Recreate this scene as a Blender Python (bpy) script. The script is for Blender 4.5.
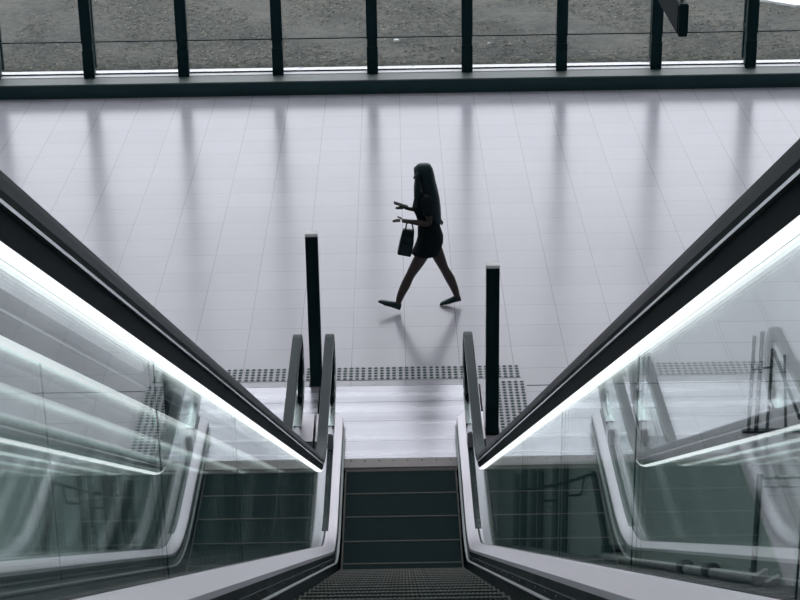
import bpy, bmesh, math, random
from math import sin, cos, tan, pi, radians, sqrt, atan2
from mathutils import Vector, Matrix
random.seed(4)
for o in list(bpy.data.objects): bpy.data.objects.remove(o)
S = bpy.context.scene
C = S.collection

# ------------------------------------------------------------ camera, world, light, exposure
FPX, PITCH, YAW, ROLL, CAMX, CAMZ = 1843.33, 0.40025, 0.00045, 0.01600, 0.010, 7.669
cam = bpy.data.objects.new('camera', bpy.data.cameras.new('camera')); C.objects.link(cam)
cam.data.sensor_width = 36; cam.data.lens = FPX*36/800; cam.data.clip_end = 300; cam.data.clip_start = .05
f = Vector((sin(YAW)*cos(PITCH), cos(YAW)*cos(PITCH), -sin(PITCH)))
r0 = Vector((cos(YAW), -sin(YAW), 0)); u0 = r0.cross(f)
rt = r0*cos(ROLL)-u0*sin(ROLL); up = u0*cos(ROLL)+r0*sin(ROLL)
cam.matrix_world = Matrix(((rt.x, up.x, -f.x, CAMX), (rt.y, up.y, -f.y, 0), (rt.z, up.z, -f.z, CAMZ), (0, 0, 0, 1)))
S.camera = cam
w = bpy.data.worlds.new('overcast_sky'); S.world = w; w.use_nodes = True
w.node_tree.nodes['Background'].inputs[0].default_value = (.93, .93, 1.0, 1)
w.node_tree.nodes['Background'].inputs[1].default_value = 2.6
S.view_settings.view_transform = 'Standard'; S.view_settings.look = 'None'
S.view_settings.gamma = 1; S.view_settings.exposure = 0.0; S.view_settings.use_curve_mapping = False
try:
    S.cycles.transparent_max_bounces = 32; S.cycles.max_bounces = 16; S.cycles.glossy_bounces = 12
except Exception: pass
FILL_POWER = 40  # strength of the added fill lamps under the ceiling

# ------------------------------------------------------------ materials
def mat(name, col, rough=.5, metal=0, spec=.5, emit=None, noise=None, bump=None):
    m = bpy.data.materials.new(name); m.use_nodes = True
    n = m.node_tree; b = n.nodes['Principled BSDF']
    b.inputs['Base Color'].default_value = (*col, 1); b.inputs['Roughness'].default_value = rough
    b.inputs['Metallic'].default_value = metal; b.inputs['Specular IOR Level'].default_value = spec
    if emit:
        b.inputs['Emission Color'].default_value = (*emit[0], 1); b.inputs['Emission Strength'].default_value = emit[1]
    tc = n.nodes.new('ShaderNodeTexCoord')
    if noise:   # (scale xyz, amount)
        mp = n.nodes.new('ShaderNodeMapping'); mp.inputs['Scale'].default_value = noise[0]
        n.links.new(tc.outputs['Object'], mp.inputs[0])
        nz = n.nodes.new('ShaderNodeTexNoise'); nz.inputs['Scale'].default_value = 1; nz.inputs['Detail'].default_value = 5
        n.links.new(mp.outputs[0], nz.inputs['Vector'])
        mx = n.nodes.new('ShaderNodeMix'); mx.data_type = 'RGBA'
        mx.inputs[6].default_value = (*[max(0, c*(1-noise[1])) for c in col], 1)
        mx.inputs[7].default_value = (*[min(1, c*(1+noise[1])) for c in col], 1)
        n.links.new(nz.outputs[0], mx.inputs[0]); n.links.new(mx.outputs[2], b.inputs['Base Color'])
        rr = n.nodes.new('ShaderNodeMapRange'); rr.inputs[3].default_value = max(.02, rough-.08); rr.inputs[4].default_value = rough+.08
        n.links.new(nz.outputs[0], rr.inputs[0]); n.links.new(rr.outputs[0], b.inputs['Roughness'])
        if bump:
            bp = n.nodes.new('ShaderNodeBump'); bp.inputs['Strength'].default_value = bump; bp.inputs['Distance'].default_value = .01
            n.links.new(nz.outputs[0], bp.inputs['Height']); n.links.new(bp.outputs[0], b.inputs['Normal'])
    return m

RUBBER = mat('handrail_rubber', (.006, .016, .018), .44, 0, .15)
PROFILE = mat('dark_profile', (.004, .013, .016), .6, .0, .08)
CHROME = mat('chrome_line', (.62, .68, .68), .22, 1, noise=((2, 2, 2), .1))
DECK = mat('brushed_deck', (.62, .60, .64), .36, .75, noise=((2, 40, 40), .06))
SKIRT = mat('black_skirting', (.006, .016, .019), .5, .0, .2, noise=((5, 5, 5), .2))
STEP = mat('step_casting', (.019, .038, .040), .75, .0, .07, noise=((9, 60, 9), .45))
EDGE = mat('worn_step_edge', (.10, .105, .09), .6, .0, noise=((30, 30, 30), .6))
COMB = mat('comb_plate_metal', (.26, .235, .23), .5, .2, noise=((20, 20, 20), .15))
TRIM = mat('dull_steel_trim', (.22, .25, .25), .45, .6, noise=((3, 9, 9), .1))
LED = mat('led_diffuser', (.9, .9, .9), .5, emit=((.93, .97, 1), 1.3), noise=((8, 8, 8), .02))
BLACK = mat('black_powder_coat', (.005, .015, .018), .5, 0, .25, noise=((6, 6, 6), .2))
POSTM = mat('dark_painted_metal', (.005, .015, .017), .45, .0, .25, noise=((6, 6, 6), .3))
WHITECAP = mat('white_cap', (.95, .95, .97), .4, noise=((9, 9, 9), .03))
WALLM = mat('plaster', (.42, .44, .45), .8, noise=((1, 1, 1), .06))
CEILM = mat('ceiling_panels', (.45, .47, .48), .7, noise=((1, 1, 1), .05))
MULL = mat('dark_aluminium', (.006, .018, .021), .5, .0, .2, noise=((3, 3, 3), .2))
SILLW = mat('white_sill', (.80, .80, .82), .4, noise=((3, 9, 9), .04))
LEDGE = mat('grey_ledge_stone', (.115, .145, .135), .5, noise=((1.5, 20, 6), .16))
LEDGEF = mat('dark_ledge_face', (.016, .034, .036), .45, noise=((1, 8, 8), .25))
CONC = mat('pale_concrete', (.80, .80, .83), .8, noise=((4, 12, 4), .05))
STEEL = mat('tube_steel', (.55, .60, .60), .28, .9, noise=((9, 9, 9), .08))
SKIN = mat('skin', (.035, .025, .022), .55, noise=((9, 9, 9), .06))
HAIR = mat('black_hair', (.006, .007, .008), .5, noise=((60, 60, 4), .4))
CLOTH = mat('black_cloth', (.007, .009, .011), .9, 0, .2, noise=((40, 40, 40), .3))
SHOE = mat('black_leather', (.008, .009, .010), .4, noise=((20, 20, 20), .2))
PHONEM = mat('phone_glass', (.006, .010, .012), .7, 0, .1, noise=((9, 9, 9), .1))
FILLM = mat('fill_glow', (.9, .9, .9), .5, emit=((.97, .98, 1), .6), noise=((2, 2, 2), .02))  # glow of the added ceiling fill panels

for m_ in (RUBBER, PROFILE, SKIRT, BLACK, POSTM, MULL, STEP, CLOTH, HAIR, SHOE, LEDGEF):
    m_.node_tree.nodes['Principled BSDF'].inputs['Specular Tint'].default_value = (.42, .86, .95, 1)

def glass_mat(name, tint, boost=1.0):
    m = bpy.data.materials.new(name); m.use_nodes = True; n = m.node_tree; n.nodes.clear()
    out = n.nodes.new('ShaderNodeOutputMaterial'); mix = n.nodes.new('ShaderNodeMixShader')
    tr = n.nodes.new('ShaderNodeBsdfTransparent'); tr.inputs[0].default_value = (*tint, 1)
    gl = n.nodes.new('ShaderNodeBsdfGlossy'); gl.inputs['Roughness'].default_value = .004
    gl.inputs[0].default_value = (.96, 1.0, .99, 1)
    fr = n.nodes.new('ShaderNodeFresnel'); g = n.nodes.new('ShaderNodeNewGeometry')
    mr = n.nodes.new('ShaderNodeMapRange'); mr.inputs[3].default_value = 1.5; mr.inputs[4].default_value = 1/1.5
    n.links.new(g.outputs['Backfacing'], mr.inputs[0]); n.links.new(mr.outputs[0], fr.inputs[0])
    n.links.new(fr.outputs[0], mix.inputs[0]); n.links.new(tr.outputs[0], mix.inputs[1]); n.links.new(gl.outputs[0], mix.inputs[2])
    n.links.new(mix.outputs[0], out.inputs[0])
    return m
GLASS = glass_mat('balustrade_glass', (.955, .985, .975))
WGLASS = glass_mat('window_glass', (.97, .985, .98))

def floor_mat():
    m = mat('polished_floor_tile', (.5, .5, .55), .2); n = m.node_tree; b = n.nodes['Principled BSDF']
    tc = n.nodes['Texture Coordinate']
    mp = n.nodes.new('ShaderNodeMapping'); mp.inputs['Location'].default_value = (.47+.532*40, -21.616+.525*60, 0)
    n.links.new(tc.outputs['Object'], mp.inputs[0])
    br = n.nodes.new('ShaderNodeTexBrick'); br.offset = 0; br.squash = 1
    br.inputs['Scale'].default_value = 1; br.inputs['Brick Width'].default_value = .532; br.inputs['Row Height'].default_value = .525
    br.inputs['Mortar Size'].default_value = .0045; br.inputs['Mortar Smooth'].default_value = .3
    br.inputs['Color1'].default_value = (.50, .49, .545, 1); br.inputs['Color2'].default_value = (.53, .52, .575, 1)
    br.inputs['Mortar'].default_value = (.30, .31, .34, 1)
    n.links.new(mp.outputs[0], br.inputs['Vector']); n.links.new(br.outputs[0], b.inputs['Base Color'])
    nz = n.nodes.new('ShaderNodeTexNoise'); nz.inputs['Scale'].default_value = 1.2; nz.inputs['Detail'].default_value = 4
    n.links.new(tc.outputs['Object'], nz.inputs['Vector'])
    rr = n.nodes.new('ShaderNodeMapRange'); rr.inputs[3].default_value = .17; rr.inputs[4].default_value = .24
    n.links.new(nz.outputs[0], rr.inputs[0]); n.links.new(rr.outputs[0], b.inputs['Roughness'])
    return m
FLOOR = floor_mat()

def plate_mat():
    m = mat('landing_plate_metal', (.60, .60, .64), .3, .55); n = m.node_tree; b = n.nodes['Principled BSDF']
    tc = n.nodes['Texture Coordinate']
    mp = n.nodes.new('ShaderNodeMapping'); mp.inputs['Scale'].default_value = (.35, 5.5, 1)
    n.links.new(tc.outputs['Object'], mp.inputs[0])
    nz = n.nodes.new('ShaderNodeTexNoise'); nz.inputs['Scale'].default_value = 1; nz.inputs['Detail'].default_value = 6
    n.links.new(mp.outputs[0], nz.inputs['Vector'])
    cr = n.nodes.new('ShaderNodeValToRGB'); cr.color_ramp.elements[0].position = .3; cr.color_ramp.elements[1].position = .7
    cr.color_ramp.elements[0].color = (.36, .36, .40, 1); cr.color_ramp.elements[1].color = (.66, .66, .71, 1)
    n.links.new(nz.outputs[0], cr.inputs[0]); n.links.new(cr.outputs[0], b.inputs['Base Color'])
    rr = n.nodes.new('ShaderNodeMapRange'); rr.inputs[3].default_value = .16; rr.inputs[4].default_value = .36
    n.links.new(nz.outputs[0], rr.inputs[0]); n.links.new(rr.outputs[0], b.inputs['Roughness'])
    return m
PLATE = plate_mat()

def grass_mat():
    m = mat('rough_grass', (.06, .07, .06), .9); n = m.node_tree; b = n.nodes['Principled BSDF']
    tc = n.nodes['Texture Coordinate']
    a = n.nodes.new('ShaderNodeTexNoise'); a.inputs['Scale'].default_value = .9; a.inputs['Detail'].default_value = 8; a.inputs['Roughness'].default_value = .7
    c = n.nodes.new('ShaderNodeTexNoise'); c.inputs['Scale'].default_value = 8; c.inputs['Detail'].default_value = 6; c.inputs['Roughness'].default_value = .8
    n.links.new(tc.outputs['Object'], a.inputs['Vector']); n.links.new(tc.outputs['Object'], c.inputs['Vector'])
    mx = n.nodes.new('ShaderNodeMath'); mx.operation = 'MULTIPLY_ADD'; mx.inputs[1].default_value = .45
    n.links.new(a.outputs[0], mx.inputs[0])
    s = n.nodes.new('ShaderNodeMath'); s.operation = 'MULTIPLY'; s.inputs[1].default_value = .55
    n.links.new(c.outputs[0], s.inputs[0]); n.links.new(s.outputs[0], mx.inputs[2])
    cr = n.nodes.new('ShaderNodeValToRGB'); e = cr.color_ramp.elements
    e[0].position = .38; e[0].color = (.013, .018, .015, 1); e[1].position = .63; e[1].color = (.10, .10, .08, 1)
    n.links.new(mx.outputs[0], cr.inputs[0]); n.links.new(cr.outputs[0], b.inputs['Base Color'])
    bp = n.nodes.new('ShaderNodeBump'); bp.inputs['Strength'].default_value = .2; bp.inputs['Distance'].default_value = .05
    n.links.new(c.outputs[0], bp.inputs['Height']); n.links.new(bp.outputs[0], b.inputs['Normal'])
    return m
GRASS = grass_mat()

# ------------------------------------------------------------ helpers
def obj(name, bm, m, parent=None, loc=None, smooth=False):
    me = bpy.data.meshes.new(name)
    bmesh.ops.recalc_face_normals(bm, faces=bm.faces[:])
    if smooth:
        for fc in bm.faces: fc.smooth = True
    bm.to_mesh(me); bm.free()
    for x in (m if isinstance(m, (list, tuple)) else [m]): me.materials.append(x)
    o = bpy.data.objects.new(name, me); C.objects.link(o)
    if parent: o.parent = parent
    if loc: o.location = loc
    return o
def tag(o, label=None, cat=None, group=None, kind=None):
    if label: o['label'] = label
    if cat: o['category'] = cat
    if group: o['group'] = group
    if kind: o['kind'] = kind
    return o
def thing(name, label, cat, loc=(0, 0, 0), group=None):
    o = bpy.data.objects.new(name, None); C.objects.link(o); o.location = loc; o.empty_display_size = .1
    return tag(o, label, cat, group)
def copy_tree(o, parent=None):
    c = o.copy(); C.objects.link(c)
    if parent: c.parent = parent
    for ch in list(o.children): copy_tree(ch, c)
    return c
def box(bm, x0, x1, y0, y1, z0, z1, mi=0, bev=0):
    vs = [bm.verts.new((x, y, z)) for x in (x0, x1) for y in (y0, y1) for z in (z0, z1)]
    fs = []
    for q in ((0, 1, 3, 2), (4, 6, 7, 5), (0, 4, 5, 1), (2, 3, 7, 6), (0, 2, 6, 4), (1, 5, 7, 3)):
        fc = bm.faces.new([vs[i] for i in q]); fc.material_index = mi; fs.append(fc)
    if bev:
        es = list({e for fc in fs for e in fc.edges})
        bmesh.ops.bevel(bm, geom=es, offset=bev, segments=2, affect='EDGES')
def B(x0, x1, y0, y1, z0, z1, bev=0):
    bm = bmesh.new(); box(bm, x0, x1, y0, y1, z0, z1, 0, bev); return bm
def loft(bm, rings, cap=True):
    prev = None; first = None
    for r in rings:
        vs = [bm.verts.new(p) for p in r]
        if prev:
            for i in range(len(vs)):
                j = (i+1) % len(vs); bm.faces.new((prev[i], prev[j], vs[j], vs[i]))
        else: first = vs
        prev = vs
    if cap: bm.faces.new(first[::-1]); bm.faces.new(prev)
def tube(bm, pts, r, n=10):
    pts = [Vector(p) for p in pts]; rings = []
    for i, p in enumerate(pts):
        d = (pts[min(i+1, len(pts)-1)]-pts[max(i-1, 0)]).normalized()
        a = d.cross(Vector((1, 0, 0)) if abs(d.x) < .9 else Vector((0, 1, 0))).normalized(); b = d.cross(a)
        rr = r[i] if isinstance(r, (list, tuple)) else r
        rings.append([p+a*rr*cos(2*pi*k/n)+b*rr*sin(2*pi*k/n) for k in range(n)])
    loft(bm, rings)
def T(pts, r, n=10):
    bm = bmesh.new(); tube(bm, pts, r, n); return bm
def roundpath(pts, rad=.05, n=5):
    pts = [Vector(p) for p in pts]; out = [pts[0]]
    for i in range(1, len(pts)-1):
        a = (pts[i-1]-pts[i]); b = (pts[i+1]-pts[i]); r = min(rad, a.length*.45, b.length*.45)
        p0 = pts[i]+a.normalized()*r; p1 = pts[i]+b.normalized()*r
        for k in range(n+1):
            t = k/n; out.append(p0*(1-t)**2+pts[i]*2*t*(1-t)+p1*t*t)
    return out+[pts[-1]]

I = radians(30); TI = tan(I); Y0 = 12.67; ZB = Y0*TI
YTOP, ZTOPL = -1.0, None
def path(u, hf, R, ya, yb, arc=10):
    """points (y, z, nrm angle) along the incline then the flat; nrm = (sin a, cos a)"""
    yi = (ZB+u-hf)/TI; t = R*tan(I/2)
    P = [(ya, ZB+u-ya*TI, I)]
    y = ya
    while y+1.0 < yi-t*cos(I): y += 1.0; P.append((y, ZB+u-y*TI, I))
    cy, cz = yi+t, hf+R
    for k in range(arc+1):
        a = I*(1-k/arc); P.append((cy-R*sin(a), cz-R*cos(a), a))
    if yb > P[-1][0]: P.append((yb, hf, 0))
    return P
def sweep(bm, P, prof, cap=True):
    loft(bm, [[(x, y+n*sin(a), z+n*cos(a)) for x, n in prof] for y, z, a in P], cap)
def zat(P, y):
    for (a, za, _), (b, zb, _) in zip(P, P[1:]):
        if a <= y <= b: return za+(zb-za)*(y-a)/(b-a)
    return P[-1][1]

# ------------------------------------------------------------ setting
def struct(name, bm, m): return tag(obj(name, bm, m), kind='structure')
XL, XR, YF, YB = -9.99, 10.73, 25.82, -6.0
bm = bmesh.new()      # the floor leaves the escalator pit open
HX0, HX1, HY0, HY1 = -2.30, .775, 10.2, 16.02
def quad(bm, x0, x1, y0, y1, z=0): bm.faces.new([bm.verts.new(p) for p in ((x0, y0, z), (x1, y0, z), (x1, y1, z), (x0, y1, z))])
box(bm, XL, XR, HY1, YF+.5, -.2, 0); box(bm, XL, XR, YB, HY0, -.2, 0)
box(bm, XL, HX0, HY0, HY1, -.2, 0); box(bm, HX1, XR, HY0, HY1, -.2, 0)
box(bm, HX0-.2, HX1+.2, HY0-.2, HY1+.2, -1.4, -1.2)
box(bm, HX0-.2, HX0-.001, HY0-.2, HY1+.2, -1.2, -.2); box(bm, HX1+.001, HX1+.2, HY0-.2, HY1+.2, -1.2, -.2)
box(bm, HX0-.2, HX1+.2, HY0-.2, HY0-.001, -1.2, -.2); box(bm, HX0-.2, HX1+.2, HY1+.001, HY1+.2, -1.2, -.2)
struct('floor', bm, FLOOR)
struct('wall_left', B(XL-.25, XL, YB, YF+.6, -.2, 11.5), WALLM)
struct('wall_right', B(XR, XR+.25, YB, YF+.6, -.2, 11.5), WALLM)
struct('wall_back', B(XL, XR, YB-.25, YB, -.2, 11.5), WALLM)
struct('ceiling', B(XL-.25, XR+.25, YB-.25, YF+.9, 11.5, 11.7), CEILM)
struct('wall_front', B(XL, XR, 26.2, 26.5, 10.2, 11.5), WALLM)
# ledge under the windows
bm = bmesh.new(); box(bm, XL, XR, YF, 26.31, 0, .194); struct('baseboard_front', bm, LEDGEF)
bm = bmesh.new(); box(bm, XL, XR, YF-.012, 26.16, .195, .215, 0, .003); struct('trim_1', bm, LEDGE)
# windows
MX = [-.325+1.381*k for k in range(-7, 9)]
TZ = [.72, 2.6, 4.5, 6.4, 8.3, 10.2]
for i in range(len(MX)-1):
    a, b = MX[i], MX[i+1]
    wd = tag(bpy.data.objects.new('window_%d' % (i+1), None), kind='structure'); C.objects.link(wd); wd.location = (a, 26.3, .2)
    def lb(x0, x1, y0, y1, z0, z1): return B(x0-a, x1-a, y0-26.3, y1-26.3, z0-.2, z1-.2)
    bm = lb(a-.072, a+.072, 26.13, 26.30, .2, 10.2)
    for z0, z1 in ((.2, .62), (.74, 2.5), (2.7, 4.4), (4.6, 6.3), (6.5, 8.2)):
        box(bm, -.080, .080, -.18, -.15, z0-.2, z1-.2)
    obj('mullion', bm, MULL, wd)
    bm = bmesh.new()
    box(bm, -.016, .016, .43, .47, 0, 10.0)
    for z in (.5, 2.4, 4.3, 6.2, 8.1): box(bm, -.012, .012, .0, .44, z-.03, z+.03)
    obj('outer_fin', bm, MULL, wd)
    obj('pane', lb(a+.055, b-.055, 26.293, 26.305, .241, 10.2), WGLASS, wd)
    bm = bmesh.new()
    for k, z in enumerate(TZ[:-1]): box(bm, .055, b-a-.055, -.03, -.008, z-.2-(.008 if k == 0 else .03), z-.2+(.008 if k == 0 else .03))
    obj('transom', bm, MULL, wd)
    obj('sill', lb(a+.06, b-.06, 26.165, 26.285, .195, .222), SILLW, wd)
    obj('bottom_rail', lb(a+.055, b-.055, 26.288, 26.31, .195, .24), MULL, wd)
    obj('outer_sill', lb(a, b, 26.315, 26.60, .17, .1955), CONC, wd)
# outside
bm = bmesh.new(); N = 60
gx = [-22+44*i/N for i in range(N+1)]; gy = [26.59+28*(j/40)**1.3 for j in range(41)]
vv = [[bm.verts.new((x, y, .19+(.012*sin(x*1.7+y)+.012*random.random()) * min(1, max(0, y-26.59)))) for x in gx] for y in gy]
for j in range(40):
    for i in range(N): bm.faces.new((vv[j][i], vv[j][i+1], vv[j+1][i+1], vv[j+1][i]))
struct('ground', bm, GRASS)
bm = bmesh.new()      # blades and tufts
for k in range(42000):
    y = 26.63+random.random()**1.2*7; x = random.uniform(-6, 8.0)
    h = random.uniform(.004, .014); a = random.uniform(0, pi); d = random.uniform(.008, .024); lx, ly = random.gauss(0, .05), random.gauss(0, .05)
    fb = bm.faces.new([bm.verts.new(p) for p in ((x-d*cos(a), y-d*sin(a), .2), (x+d*cos(a), y+d*sin(a), .2), (x+lx, y+ly, .2+h))]); fb.material_index = random.choice((0, 0, 1, 1, 2))
tag(obj('grass', bm, [mat('grass_blade', (.060, .066, .050), .9, noise=((1.2, 1.2, 1.2), .3)), mat('grass_blade_dark', (.014, .018, .014), .9, noise=((1.2, 1.2, 1.2), .3)), mat('grass_blade_dry', (.17, .165, .125), .9, noise=((1.2, 1.2, 1.2), .3))]), 'short rough grass growing outside behind the window wall', 'grass', kind='stuff')
bm = bmesh.new(); pl = [(5.75, 30.6), (6.1, 30.15), (6.6, 29.72), (8, 29.4), (14, 29.2), (14, 33), (5.3, 33)]
lo = [bm.verts.new((x, y, .15)) for x, y in pl]; hi = [bm.verts.new((x, y, .24)) for x, y in pl]
bm.faces.new(lo[::-1]); bm.faces.new(hi)
for i in range(7): bm.faces.new((lo[i], lo[(i+1) % 7], hi[(i+1) % 7], hi[i]))
tag(obj('footpath', bm, CONC), kind='structure')
for (x, y, s, lab) in ((.03, 27.92, .028, 'small white stone in the grass behind the fifth window bay'), (1.45, 27.65, .014, 'tiny pale pebble in the grass right of the white stone')):
    bm = bmesh.new(); bmesh.ops.create_icosphere(bm, subdivisions=2, radius=s)
    for v in bm.verts: v.co = (v.co.x*1.5*(1+.2*random.random()), v.co.y, v.co.z*.8*(1+.2*random.random()))
    tag(obj('stone', bm, WHITECAP, loc=(x, y, .235), smooth=True), lab, 'stone')

# added unseen fill lights to brighten the interior: glowing panels, an area lamp in each
CY = [-2, 5, 12, 19]
k = 0
for yy in CY:
    for xx in (-6, 0, 6):
        t = thing('fill_panel', 'square unseen fill-light panel added at the ceiling', 'light', (xx, yy, 11.5), 'added fill-light panels')
        obj('frame', B(-1.06, 1.06, -1.06, 1.06, -.06, 0), MULL, t)
        obj('fill_diffuser', B(-1, 1, -1, 1, -.075, -.055), FILLM, t)
        L = bpy.data.objects.new('lamp', bpy.data.lights.new('lamp', 'AREA')); C.objects.link(L); L.parent = t
        L.location = (0, 0, -.09); L.data.shape = 'SQUARE'; L.data.size = 1.9; L.data.energy = FILL_POWER; L.data.color = (.95, .97, 1)
        k += 1

# ------------------------------------------------------------ escalator
def grail(u_off, w): pass
HR = dict(u=.985, hf=.985, R=1.7)
NEWY, NR = 14.98, .345           # newel centre and radius of the handrail top surface
def handrail_path(yend=NEWY):
    P = path(HR['u'], HR['hf'], HR['R'], YTOP, yend)
    zc = HR['hf']-NR
    for k in range(1, 19):
        a = pi*k/18
        P.append((NEWY+NR*sin(a), zc+NR*cos(a), a))
    P.append((14.49, HR['hf']-2*NR, pi))
    return P
def rail_prof(xc):
    h = .040
    return [(xc-h+.010, 0), (xc+h-.010, 0), (xc+h-.002, -.006), (xc+h, -.018), (xc+h, -.036), (xc+h-.006, -.047), (xc+h-.016, -.050),
            (xc-h+.016, -.050), (xc-h+.006, -.047), (xc-h, -.036), (xc-h, -.018), (xc-h+.002, -.006)]
GT = .006
def deckpath(yb): return path(.214, .19, 2.3, YTOP, yb)

esc = thing('escalator', 'escalator with dark steps and lit handrails that the camera looks down along', 'escalator', (0, Y0, 0))
def part(name, bm, m, parent=None, smooth=False, label=None):
    for v in bm.verts: v.co.y -= Y0
    o = obj(name, bm, m, parent or esc, smooth=smooth)
    if label: o['label'] = label
    return o
SPLITS = [YTOP, .446, 2.46, 4.27, 6.25, 8.25, 10.25, 12.1, 13.75]
for s in (-1, 1):
    xg = s*.62
    # glass panels
    top = path(HR['u']-.095, HR['hf']-.084, HR['R']+.08, YTOP, NEWY); bot = path(.214-.06, .19-.05, 2.3, YTOP, NEWY+.3)
    ends = SPLITS+[None]
    for i in range(len(SPLITS)):
        a = SPLITS[i]+.0025; b = SPLITS[i+1]-.0025 if i+1 < len(SPLITS) else None
        ys = [a]; yl = b if b else NEWY
        y = a
        for P in (top, bot): ys += [p[0] for p in P if a < p[0] < yl]
        ys = sorted(set(ys+[yl]))
        poly = [(y, zat(bot, y)) for y in ys]
        if b is None:
            R = NR-.084; zc = HR['hf']-NR
            arc = [(NEWY+R*cos(t), zc+R*sin(t)) for t in [(-pi/2)+pi*k/16 for k in range(17)]]
            poly = [(y, zat(bot, y)) for y in ys if y < 14.6]+[(14.6, .14), (14.6, zc-R)]+arc+[(y, zat(top, y)) for y in reversed(ys[:-1])]
        else: poly += [(y, zat(top, y)) for y in reversed(ys)]
        bm = bmesh.new()
        A = [bm.verts.new((xg-GT, y, z)) for y, z in poly]; D = [bm.verts.new((xg+GT, y, z)) for y, z in poly]
        bm.faces.new(A[::-1]); bm.faces.new(D)
        for q in range(len(poly)): bm.faces.new((A[q], A[(q+1) % len(poly)], D[(q+1) % len(poly)], D[q]))
        part('glass_panel', bm, GLASS)
        if b:
            yj = SPLITS[i+1]; zb, zt = zat(bot, yj), zat(top, yj)
            bm = bmesh.new(); box(bm, xg-.0015, xg+.0015, yj-.0020, yj+.0020, zb, zt-.012); part('glass_seal', bm, POSTM)
    # handrail and the profile below it
    P = handrail_path(); bm = bmesh.new(); sweep(bm, P, rail_prof(xg)); hr = part('handrail', bm, RUBBER)
    bm = bmesh.new(); sweep(bm, P, [(xg-.041, -.0505), (xg+.041, -.0505), (xg+.041, -.057), (xg-.041, -.057)]); part('chrome_strip', bm, CHROME)
    Pg = P[:-1]
    bm = bmesh.new(); sweep(bm, Pg, [(xg-.030, -.0575), (xg+.030, -.0575), (xg+.026, -.102), (xg+.012, -.108), (xg-.012, -.108), (xg-.026, -.102)]); part('handrail_guide', bm, PROFILE)
    Pl = [p for p in path(HR['u'], HR['hf'], HR['R'], YTOP, NEWY) if p[2] > radians(12)]
    for q in (-1, 1):
        bm = bmesh.new(); sweep(bm, Pl, [(xg+q*.0250, -.1030), (xg+q*.0075, -.1085), (xg+q*.0075, -.1165), (xg+q*.023, -.1125)]); part('light_strip', bm, LED)
    # decks (glass between inner and outer cover)
    dp = deckpath(15.04)
    bm = bmesh.new(); sweep(bm, dp, [(s*.606, 0), (s*.585, -.003), (s*.522, -.044), (s*.518, -.062), (s*.530, -.062), (s*.606, -.02)]); part('inner_deck', bm, DECK)
    bm = bmesh.new(); sweep(bm, dp, [(s*.606, -.004), (s*.613, -.004), (s*.613, -.03), (s*.606, -.03)]); part('glass_gasket', bm, SKIRT)
    bm = bmesh.new(); sweep(bm, dp, [(s*.634, 0), (s*.755, 0), (s*.757, -.03), (s*.634, -.03)]); part('outer_deck', bm, SKIRT)
    bm = bmesh.new(); sweep(bm, [(14.50, .19, 0), (15.04, .19, 0)], [(s*.640, .004), (s*.753, .004), (s*.753, .0005), (s*.640, .0005)]); part('outer_deck_cover', bm, DECK)
    bm = bmesh.new(); sweep(bm, dp, [(s*.627, -.004), (s*.634, -.004), (s*.634, -.03), (s*.627, -.03)]); part('glass_gasket', bm, SKIRT)
    Pf = [p for p in dp if p[0] > 12.75]
    bm = bmesh.new(); sweep(bm, Pf, [(s*.588, .0015), (s*.613, .003), (s*.613, -.01), (s*.588, -.01)]); part('glass_channel', bm, SKIRT)
    # newel end cap of the deck
    bm = bmesh.new()
    loft(bm, [[(s*.520, 15.041, .14), (s*.606, 15.041, .188), (s*.606, 15.041, .006), (s*.520, 15.041, .006)],
              [(s*.520, 15.09, .115), (s*.606, 15.09, .165), (s*.606, 15.09, .006), (s*.520, 15.09, .006)]])
    part('deck_end_cap', bm, DECK)
    bm = bmesh.new(); loft(bm, [[(s*.634, 15.041, .19), (s*.757, 15.041, .19), (s*.757, 15.041, .006), (s*.634, 15.041, .006)],
              [(s*.634, 15.09, .165), (s*.757, 15.09, .165), (s*.757, 15.09, .006), (s*.634, 15.09, .006)]])
    part('deck_end_cap', bm, DECK)
    # skirting and its bright trim
    bm = bmesh.new(); sweep(bm, dp, [(s*.519, -.0625), (s*.530, -.0625), (s*.518, -.42), (s*.505, -.42)]); sk = part('skirt_panel', bm, SKIRT)
    bm = bmesh.new(); sweep(bm, dp, [(s*.518, -.130), (s*.499, -.134), (s*.499, -.139), (s*.518, -.145)]); part('trim_line', bm, TRIM)
    bm = bmesh.new(); sweep(bm, dp, [(s*.5185, -.096), (s*.514, -.097), (s*.514, -.100), (s*.5185, -.101)]); part('skirt_joint', bm, POSTM)
    y = 3.2
    while y < 12:
        z = ZB+.214-y*TI; yy = y-.105*sin(I); zz = z-.112*cos(I)
        part('screw', B(min(s*.512, s*.518), max(s*.512, s*.518), yy-.004, yy+.004, zz-.003, zz+.003), TRIM); y += .42
    # outer side of the truss
    bm = bmesh.new(); sweep(bm, path(.214, .19, 2.3, YTOP, 15.0), [(s*.757, -.031), (s*.752, -.031), (s*.752, -.9 if False else -.85), (s*.757, -.85)]); part('side_cladding', bm, DECK)
    # handrail inlet box under the loop
    bm = B(min(s*.585, s*.655), max(s*.585, s*.655), 14.33, 14.50, .19, .345, .012); part('handrail_inlet', bm, DECK)
# underside
bm = bmesh.new(); sweep(bm, path(.214, .19, 2.3, YTOP, 15.98), [(-.74, -.84), (.74, -.84), (.74, -.86), (-.74, -.86)]); part('truss_pan', bm, SKIRT)
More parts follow.
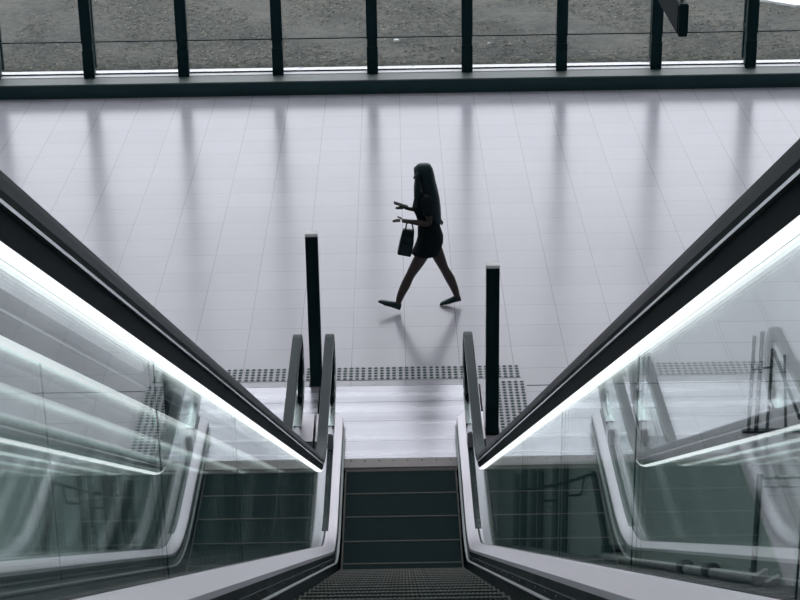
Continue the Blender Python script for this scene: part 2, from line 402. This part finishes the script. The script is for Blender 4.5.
# steps
def nose(y):
    P = path(0, 0, 1.0, -2.5, 14.4, 12); return zat(P, y)
def step_bm():
    bm = bmesh.new(); n = 48; wv = .98; p = wv/n
    box(bm, -.49, .49, -.398, -.003, -.03, -.010)
    for i in range(n):
        x = -.49+p*(i+.2); box(bm, x, x+p*.55, -.396, -.004, -.010, 0)
    # curved cleated riser at the far edge
    for i in range(n):
        x = -.49+p*(i+.2); box(bm, x, x+p*.55, -.012, -.003, -.215, -.010)
    box(bm, -.49, .49, -.03, -.012, -.215, -.03)
    return bm
st0 = obj('step', step_bm(), STEP, esc)
bm = bmesh.new(); box(bm, -.485, .485, -.014, -.004, -.006, -.0005)
for i in range(48): box(bm, -.49+.98/48*(i+.22), -.49+.98/48*(i+.73), -.018, -.002, -.004, .0015)
e0 = obj('step_edge', bm, EDGE, st0)
for sx in (-.487, .475):
    bm = bmesh.new(); box(bm, sx, sx+.012, -.39, -.02, -.006, .0012); obj('side_line', bm, EDGE, st0)
st = st0
for k in range(37):
    y = 14.30-.4*k
    if y < -.6: break
    if k: st = copy_tree(st0, esc)
    st.location = (0, y-Y0, nose(y)-(.001 if k < 4 else 0))
part('step_chain_cover', B(-.49, .49, 13.7, 14.3, -.12, -.06), SKIRT)
# comb and landing plate
bm = bmesh.new(); box(bm, -.50, .50, 14.335, 14.51, -.02, .012, 0, .004)
for i in range(48):
    x = -.49+.98/48*(i+.78); box(bm, x, x+.006, 14.29, 14.34, -.006, .004)
cp = part('comb_plate', bm, COMB)
bm = bmesh.new()
for i in range(8): 
    x = -.44+.88*i/7; bmesh.ops.create_cone(bm, cap_ends=True, segments=8, radius1=.008, radius2=.008, depth=.003, matrix=Matrix.Translation((x, 14.46, .0135)))
part('comb_screws', bm, SKIRT)
bm = bmesh.new()
yb = 14.512
for y1 in (14.86, 15.26, 15.66, 16.01): box(bm, -.757, .757, yb, y1-.004, -.05, .004); yb = y1
part('landing_plate', bm, PLATE)
bm = B(-.757, .757, 14.52, 16.0, -.2, -.05); part('pit_cover', bm, SKIRT)
# the neighbouring escalator is the same machine
esc2 = copy_tree(esc); esc2.name = 'escalator.001'; esc2.location = (-1.528, Y0, 0)
esc2['label'] = 'parallel escalator on the left, mostly hidden behind the left glass balustrade'

# tube running on the right outer deck (things of the near escalator)
def outer(y, x=.705, dz=.05): return (x, y, ZB+.214-y*TI+dz)
bm = bmesh.new(); tube(bm, roundpath([outer(3.12, dz=.0125), outer(4.75, dz=.0125), outer(5.5, dz=.0125)], .1), .012)
gt = tag(obj('guard_tube', bm, mat('painted_tube', (.85, .88, .88), .4, .1, noise=((9, 9, 9), .05)), smooth=False), 'steel tube running low along the outside of the right glass', 'tube')
for y in (3.60, 3.93):
    bm = bmesh.new(); bmesh.ops.create_cone(bm, cap_ends=True, segments=20, radius1=.018, radius2=.018, depth=.07)
    bmesh.ops.bevel(bm, geom=[e for e in bm.edges if not e.smooth or len(e.link_faces) == 2 and e.calc_face_angle(0) > 1], offset=.005, segments=2, affect='EDGES')
    bmesh.ops.transform(bm, matrix=Matrix.Translation(outer(y, dz=.019)) @ Matrix.Rotation(-I-pi/2, 4, 'X'), verts=bm.verts[:])
    obj('clamp', bm, BLACK, gt, smooth=False)['label'] = 'black clamp'
bm = bmesh.new(); y = 3.07
for k in range(2):
    box(bm, .69, .73, -.02+.03*k, -.012+.03*k, .0, .02)
bmesh.ops.transform(bm, matrix=Matrix.Translation((0, y, ZB+.214-y*TI+.004)) @ Matrix.Translation((.71, 0, 0)) @ Matrix.Rotation(radians(40), 4, 'Z') @ Matrix.Translation((-.71, 0, 0)), verts=bm.verts[:])
obj('end_bracket', bm, WHITECAP, gt)['label'] = 'bright end bracket'

# ------------------------------------------------------------ bollards
def bollard(x, y, h, lab):
    t = thing('bollard', lab, 'bollard', (x, y, 0))
    obj('post', B(-.058, .058, -.058, .058, .012, h-.03, .004), BLACK, t)
    obj('cap', B(-.060, .060, -.060, .060, h-.03, h, .004), WHITECAP, t)['label'] = 'white cap'
    obj('base_plate', B(-.07, .07, -.07, .07, .0045, .0125, .003), BLACK, t)
bollard(-.80, 16.08, 1.57, 'tall square black post with a white cap, behind the left handrail ends')
bollard(.835, 15.0, 1.66, 'tall square black post with a white cap, beside the right handrail end')

# ------------------------------------------------------------ tactile paving
def tactile():
    bm = bmesh.new(); box(bm, -.1475, .1475, -.1475, .1475, .0005, .004)
    for i in range(5):
        for j in range(5):
            r = bmesh.ops.create_cone(bm, cap_ends=True, segments=8, radius1=.021, radius2=.015, depth=.006, matrix=Matrix.Translation((-.118+.059*i, -.118+.059*j, .007)))
            for v in r['verts']:
                for fc in v.link_faces: fc.material_index = 1
    return bm
TB = mat('tactile_base', (.42, .43, .47), .35, noise=((9, 9, 9), .08)); TS = mat('tactile_stud', (.008, .055, .052), .4, noise=((30, 30, 30), .2))
t0 = obj('tactile_tile', tactile(), [TB, TS])
tag(t0, 'studded tactile paving tile in the row across the escalator ends', 'paving tile', 'tactile tiles in the row across the landing')
first = True
for k in range(14):
    o = t0 if first else t0.copy()
    if not first: C.objects.link(o)
    first = False; o.location = (1.03-.3*k, 16.29, 0)
for k in range(5):
    o = t0.copy(); C.objects.link(o); o.location = (1.06, 15.93-.3*k, 0)
    tag(o, 'studded tactile paving tile in the short column right of the right post', 'paving tile', 'tactile tiles beside the right bollard')
# dark joint in the floor right of the landing
struct('trim_2', B(1.22, XR, 15.965, 15.98, 0, .0015), SKIRT)

tag(obj('floor_mat', B(.80, 2.98, 11.0, 14.40, .0005, .009, .003), mat('added_mat', (.30, .39, .36), .85, 0, .2, noise=((30, 30, 30), .25))), 'guessed grey-green mat added to darken the floor under the paired railing posts', 'mat')  # guessed mat, added to darken the floor behind the right glass
# ------------------------------------------------------------ railings right of the escalator
RG = thing('guard_railing', 'low dark railing of paired posts seen through the right glass', 'railing', (1.2, 12.87, 0))
def rp(name, bm, m=POSTM):
    for v in bm.verts: v.co -= Vector((1.2, 12.87, 0))
    return obj(name, bm, m, RG)
for x, h in ((.913, .70), (.975, .77), (1.050, .75), (1.108, .75), (1.223, .80), (1.302, .80)):
    bm = B(x-.023, x+.023, 12.83, 12.91, 0, h, .004); box(bm, x-.028, x+.028, 12.81, 12.93, 0, .01); rp('post', bm)
rp('rail', T(roundpath([(.915, 12.87, .56), (1.275, 12.87, .62), (1.50, 12.87, .705)], .05), .013))
rp('loop', T(roundpath([(1.285, 12.87, .51), (1.43, 12.87, .52), (1.45, 12.87, .685)], .03), .010))
rp('loop', T(roundpath([(1.095, 12.87, .47), (1.18, 12.87, .47), (1.205, 12.87, .47)], .02), .010))
rp('end_post', T(roundpath([(1.50, 12.87, .70), (1.53, 12.87, .70), (1.645, 12.87, .03)], .03), .028))
rp('end_foot', B(1.60, 1.80, 12.83, 12.91, 0, .035, .006))
for x, lab in ((1.43, 'short black floor stop nearer the paired posts'), (1.53, 'short black floor stop nearer the sloping railing end')):
    bm = bmesh.new(); bmesh.ops.create_cone(bm, cap_ends=True, segments=20, radius1=.036, radius2=.034, depth=.07, matrix=Matrix.Translation((0, 0, .035)))
    bmesh.ops.create_cone(bm, cap_ends=True, segments=20, radius1=.026, radius2=.02, depth=.012, matrix=Matrix.Translation((0, 0, .076)))
    tag(obj('floor_stop', bm, BLACK, loc=(x, 12.66, 0)), lab, 'floor stop')
BG = thing('barrier_frame', 'dark tubular barrier frame at the right edge seen through the glass', 'barrier', (2.76, 12.5, 0))
for n_, b_ in (('post', T([(0, 0, 0), (0, 0, .87)], .024)), ('post', T([(1.1, 0, 0), (1.1, 0, .87)], .024)), ('rail', T([(0, 0, .85), (1.1, 0, .85)], .016)),
               ('rail', T([(0, 0, .77), (1.1, 0, .77)], .009)), ('foot', B(-.03, .03, -.05, .05, 0, .01)), ('foot', B(1.07, 1.13, -.05, .05, 0, .01))):
    obj(n_, b_, POSTM if n_ != 'rail' else STEEL, BG)
SG = thing('folding_stand', 'tall dark folding stand of thin uprights near the right edge', 'stand', (3.2, 14.93, 0))
for n_, b_ in (('upright', T([(-.04, 0, 0), (-.04, 0, .95)], .017)), ('upright', T([(.03, 0, 0), (.03, 0, .99)], .02)), ('upright', T([(.14, .05, 0), (.14, .05, .8)], .015)),
               ('brace', T([(.14, 0, .8), (.42, 0, .12)], .016)), ('upright', T([(.24, 0, .76), (.30, 0, 0)], .013)), ('crossbar', T([(-.04, 0, .62), (.14, .05, .62)], .01)),
               ('foot', B(-.1, .48, -.03, .03, 0, .015))):
    obj(n_, b_, POSTM, SG)

# ------------------------------------------------------------ hanging sign
HS = thing('hanging_sign', 'dark box sign hanging from the ceiling in front of the windows', 'sign', (2.25, 14.0, 3.93))
obj('sign_box', B(-.035, .035, 0, 2.4, 0, .26, .006), MULL, HS)
obj('sign_face', B(-.042, -.036, .03, 2.37, .02, .24), PROFILE, HS)
obj('sign_face', B(.036, .042, .03, 2.37, .02, .24), PROFILE, HS)
for y in (.12, 2.28): obj('rod', T([(0, y, .26), (0, y, 7.57)], .012), POSTM, HS)

# ------------------------------------------------------------ walking woman
PY = 17.88
def skin(name, verts, edges, rad, m, parent, lvl=2, root=0):
    me = bpy.data.meshes.new(name+'_cage'); me.from_pydata([Vector(v) for v in verts], edges, []); me.update()
    o = bpy.data.objects.new(name+'_cage', me); C.objects.link(o)
    o.modifiers.new('s', 'SKIN'); 
    if not me.skin_vertices: 
        bpy.context.view_layer.objects.active = o
    for i, sv in enumerate(me.skin_vertices[0].data):
        r = rad[i]; sv.radius = r if isinstance(r, tuple) else (r, r); sv.use_root = (i in root if isinstance(root, (set, list)) else i == root)
    ss = o.modifiers.new('d', 'SUBSURF'); ss.levels = lvl; ss.render_levels = lvl
    bpy.context.view_layer.update()
    dg = bpy.context.evaluated_depsgraph_get()
    nm = bpy.data.meshes.new_from_object(o.evaluated_get(dg)); bpy.data.objects.remove(o)
    nm.materials.clear(); nm.materials.append(m)
    for p in nm.polygons: p.use_smooth = True
    r = bpy.data.objects.new(name, nm); C.objects.link(r); r.parent = parent
    return r
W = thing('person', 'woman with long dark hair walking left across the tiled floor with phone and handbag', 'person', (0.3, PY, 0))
def L(p): return (p[0]-.3, p[1], p[2])
V = []; E_ = []; Rr = []
def v(x, y, z, r, pr=None):
    V.append(L((x, y, z))); Rr.append(r)
    if pr is not None: E_.append((pr, len(V)-1))
    return len(V)-1
pel = v(.335, 0, .80, (.10, .095))
wai = v(.322, 0, .99, (.085, .07), pel); che = v(.305, 0, 1.17, (.105, .085), wai); nb = v(.300, 0, 1.29, (.07, .06), che)
nk = v(.285, 0, 1.36, .042, nb); jaw = v(.262, 0, 1.415, (.055, .06), nk); cr = v(.258, 0, 1.495, (.082, .085), jaw); tp = v(.268, 0, 1.56, (.045, .05), cr)
roots = {0}
# legs: near leg (y<0) is in front
def leg(sy, pts):
    p = pel
    for x, z, r, yy in pts: p = v(x, sy*yy, z, r, p)
    return p
leg(-1, ((.30, .72, .078, .085), (.21, .56, .070, .085), (.122, .405, .048, .08), (.080, .31, .056, .08), (.025, .19, .043, .075), (-.008, .085, .032, .075), (-.09, .085, .024, .08), (-.165, .105, .018, .085)))
leg(1, ((.37, .72, .078, .085), (.43, .56, .070, .085), (.490, .415, .048, .08), (.548, .31, .056, .08), (.598, .19, .043, .075), (.628, .09, .032, .075), (.56, .045, .026, .08), (.485, .018, .020, .085)))
# arms with hands
def fingers(px, py, pz, dx, dz, sy, spread=.017):
    # four fingers along d, thumb off the side
    for k in range(4):
        o = (k-1.5)*spread; ln = (.066, .076, .072, .056)[k]
        a = (px+dx*.02, py+o, pz+dz*.02)
        b = (px+dx*(.03+ln*.45), py+o*1.15, pz+dz*(.03+ln*.45)-.003)
        c = (px+dx*(.03+ln)-.002, py+o*1.2, pz+dz*(.03+ln)-.014)
        i0 = v(*a, .0085); roots.add(i0); i1 = v(*b, .0078, i0); v(*c, .006, i1)
    i0 = v(px, py+sy*.02, pz+.008, .009); roots.add(i0); i1 = v(px+dx*.025, py+sy*.042, pz+dz*.02+.018, .009, i0); v(px+dx*.055, py+sy*.045, pz+dz*.05+.022, .007, i1)
def arm(sy, elb, wr, palm, d):
    s = v(.305, sy*.15, 1.265, .052, nb); e = v(*elb, .037, s); m_ = v((elb[0]+wr[0])/2, (elb[1]+wr[1])/2, (elb[2]+wr[2])/2, .033, e)
    w_ = v(*wr, .022, m_); p = v(*palm, (.016, .034), w_); p2 = v(palm[0]+d[0]*.03, palm[1], palm[2]+d[1]*.03, (.014, .034), p)
    fingers(palm[0]+d[0]*.02, palm[1], palm[2]+d[1]*.02, d[0], d[1], sy*-1)
arm(-1, (.335, -.185, 1.02), (.115, -.12, 1.03), (.075, -.115, 1.035), (-.98, .12))
arm(1, (.345, .185, 1.03), (.145, .10, 1.085), (.105, .09, 1.095), (-.95, .18))
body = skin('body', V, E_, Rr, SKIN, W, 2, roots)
def ell(bm, rings, n=20):
    loft(bm, [[L((cx+rx*cos(2*pi*k/n), cy+ry*sin(2*pi*k/n), z)) for k in range(n)] for cx, cy, z, rx, ry in rings])
# clothes
bm = bmesh.new(); ell(bm, [(.300, 0, 1.325, .045, .065), (.302, 0, 1.315, .072, .125), (.302, 0, 1.285, .090, .172), (.290, 0, 1.22, .115, .182), (.285, 0, 1.14, .126, .165), (.30, 0, 1.05, .105, .145), (.318, 0, .97, .100, .130), (.33, 0, .90, .112, .148)])
obj('top', bm, CLOTH, W, smooth=True)
bm = bmesh.new(); ell(bm, [(.322, 0, .985, .104, .134), (.335, 0, .90, .122, .155), (.345, 0, .82, .134, .172), (.335, 0, .75, .142, .176), (.312, 0, .69, .146, .172), (.295, 0, .640, .152, .168), (.295, 0, .634, .144, .160)])
obj('skirt', bm, CLOTH, W, smooth=True)
for sy in (-1, 1):
    bm = bmesh.new(); tube(bm, [L(p) for p in ((.303, sy*.135, 1.285), (.306, sy*.165, 1.25), (.318, sy*.178, 1.16), (.322, sy*.182, 1.12))], [.05, .062, .055, .053], 14); obj('sleeve', bm, CLOTH, W, smooth=True)
# shoes
def shoe(hx, hz, tx, tz, y):
    d = Vector((tx-hx, 0, tz-hz)); ln = d.length; d.normalize(); n = Vector((-d.z, 0, d.x)); n = n if n.z > 0 else -n
    bm = bmesh.new(); rings = []
    for t, w_, h in ((0, .02, .050), (.03, .032, .078), (.25, .036, .074), (.5, .040, .058), (.75, .044, .044), (.93, .034, .032), (1, .012, .014)):
        c = Vector((hx, y, hz))+d*ln*t
        rings.append([L(tuple(c+Vector((0, 1, 0))*w_*cos(2*pi*k/12)+n*(h/2+h/2*sin(2*pi*k/12)))) for k in range(12)])
    loft(bm, rings); obj('shoe', bm, SHOE, W, smooth=True)
shoe(.012, .022, -.215, .118, -.078)
shoe(.668, .050, .440, .0, .082)
# hair
bm = bmesh.new()
ell(bm, [(.288, 0, 1.612, .03, .03), (.284, 0, 1.602, .066, .062), (.276, 0, 1.565, .096, .088), (.282, 0, 1.52, .102, .098), (.303, 0, 1.47, .092, .104), (.318, 0, 1.41, .088, .108), (.335, 0, 1.33, .090, .120),
         (.350, 0, 1.24, .092, .130), (.365, 0, 1.14, .088, .120), (.385, 0, 1.06, .072, .10), (.410, 0, .99, .048, .075), (.436, 0, .955, .022, .04), (.446, 0, .945, .006, .01)])
h = obj('hair', bm, HAIR, W, smooth=True)
for sy in (-1, 1):   # strands falling in front of the shoulders
    bm = bmesh.new(); tube(bm, [L(p) for p in ((.235, sy*.055, 1.555), (.215, sy*.085, 1.50), (.220, sy*.095, 1.42), (.212, sy*.10, 1.33), (.208, sy*.105, 1.22), (.225, sy*.10, 1.10))], [.02, .026, .03, .034, .03, .006], 10)
    obj('hair_strand', bm, HAIR, W, smooth=True)
for p, r in (((.192, -.030, 1.492), .011), ((.192, .030, 1.492), .011)):
    bm = bmesh.new(); bmesh.ops.create_uvsphere(bm, u_segments=10, v_segments=8, radius=r, matrix=Matrix.Translation(L(p))); obj('eye', bm, mat('dark_eye', (.02, .02, .02), .4, noise=((9, 9, 9), .1)), W, smooth=True)
bm = bmesh.new(); loft(bm, [[L(q) for q in ((.196, -.007, 1.495), (.196, .007, 1.495), (.185, 0, 1.497))], [L(q) for q in ((.205, -.017, 1.447), (.205, .017, 1.447), (.172, 0, 1.452))]])
obj('nose', bm, SKIN, W, smooth=True)
bm = bmesh.new(); bmesh.ops.create_uvsphere(bm, u_segments=10, v_segments=8, radius=1, matrix=Matrix.Translation(L((.198, 0, 1.425))) @ Matrix.Diagonal((.010, .022, .008, 1))); obj('mouth', bm, mat('lips', (.2, .07, .06), .5, noise=((9, 9, 9), .1)), W, smooth=True)
bm = T([L(p) for p in ((.425, .0, .985), (.455, -.01, 1.0), (.470, -.015, .975), (.462, -.02, .945))], [.01, .012, .012, .005]); obj('bow', bm, CLOTH, W, smooth=True)
# phone and bag
bm = bmesh.new(); box(bm, -.080, .080, -.038, .038, -.005, .005, 0, .003)
bmesh.ops.transform(bm, matrix=Matrix.Rotation(radians(20), 4, 'Y'), verts=bm.verts[:])
tag(obj('phone', bm, PHONEM, loc=(.045, PY+.088, 1.136)), 'dark phone in the raised hand of the walking woman', 'phone')
HB = thing('handbag', 'black handbag hanging from the forearm of the walking woman', 'bag', (.082, PY-.13, .655))
bm = bmesh.new(); loft(bm, [[(-.085, -.05, .03), (.055, -.05, 0), (.055, .05, 0), (-.085, .05, .03)], [(-.058, -.055, .16), (.085, -.055, .14), (.085, .055, .14), (-.058, .055, .16)], [(-.022, -.03, .30), (.095, -.03, .285), (.095, .03, .285), (-.022, .03, .30)]])
bmesh.ops.bevel(bm, geom=bm.edges[:], offset=.008, segments=2, affect='EDGES'); obj('bag_body', bm, SHOE, HB)
for yy in (-.025, .025): obj('bag_handle', T(roundpath([(.005, yy, .29), (.02, yy, .375), (.07, yy, .375), (.085, yy, .28)], .03), .006), SHOE, HB)
obj('bag_flap', B(-.02, .08, -.062, -.056, .16, .24, .003), SHOE, HB)
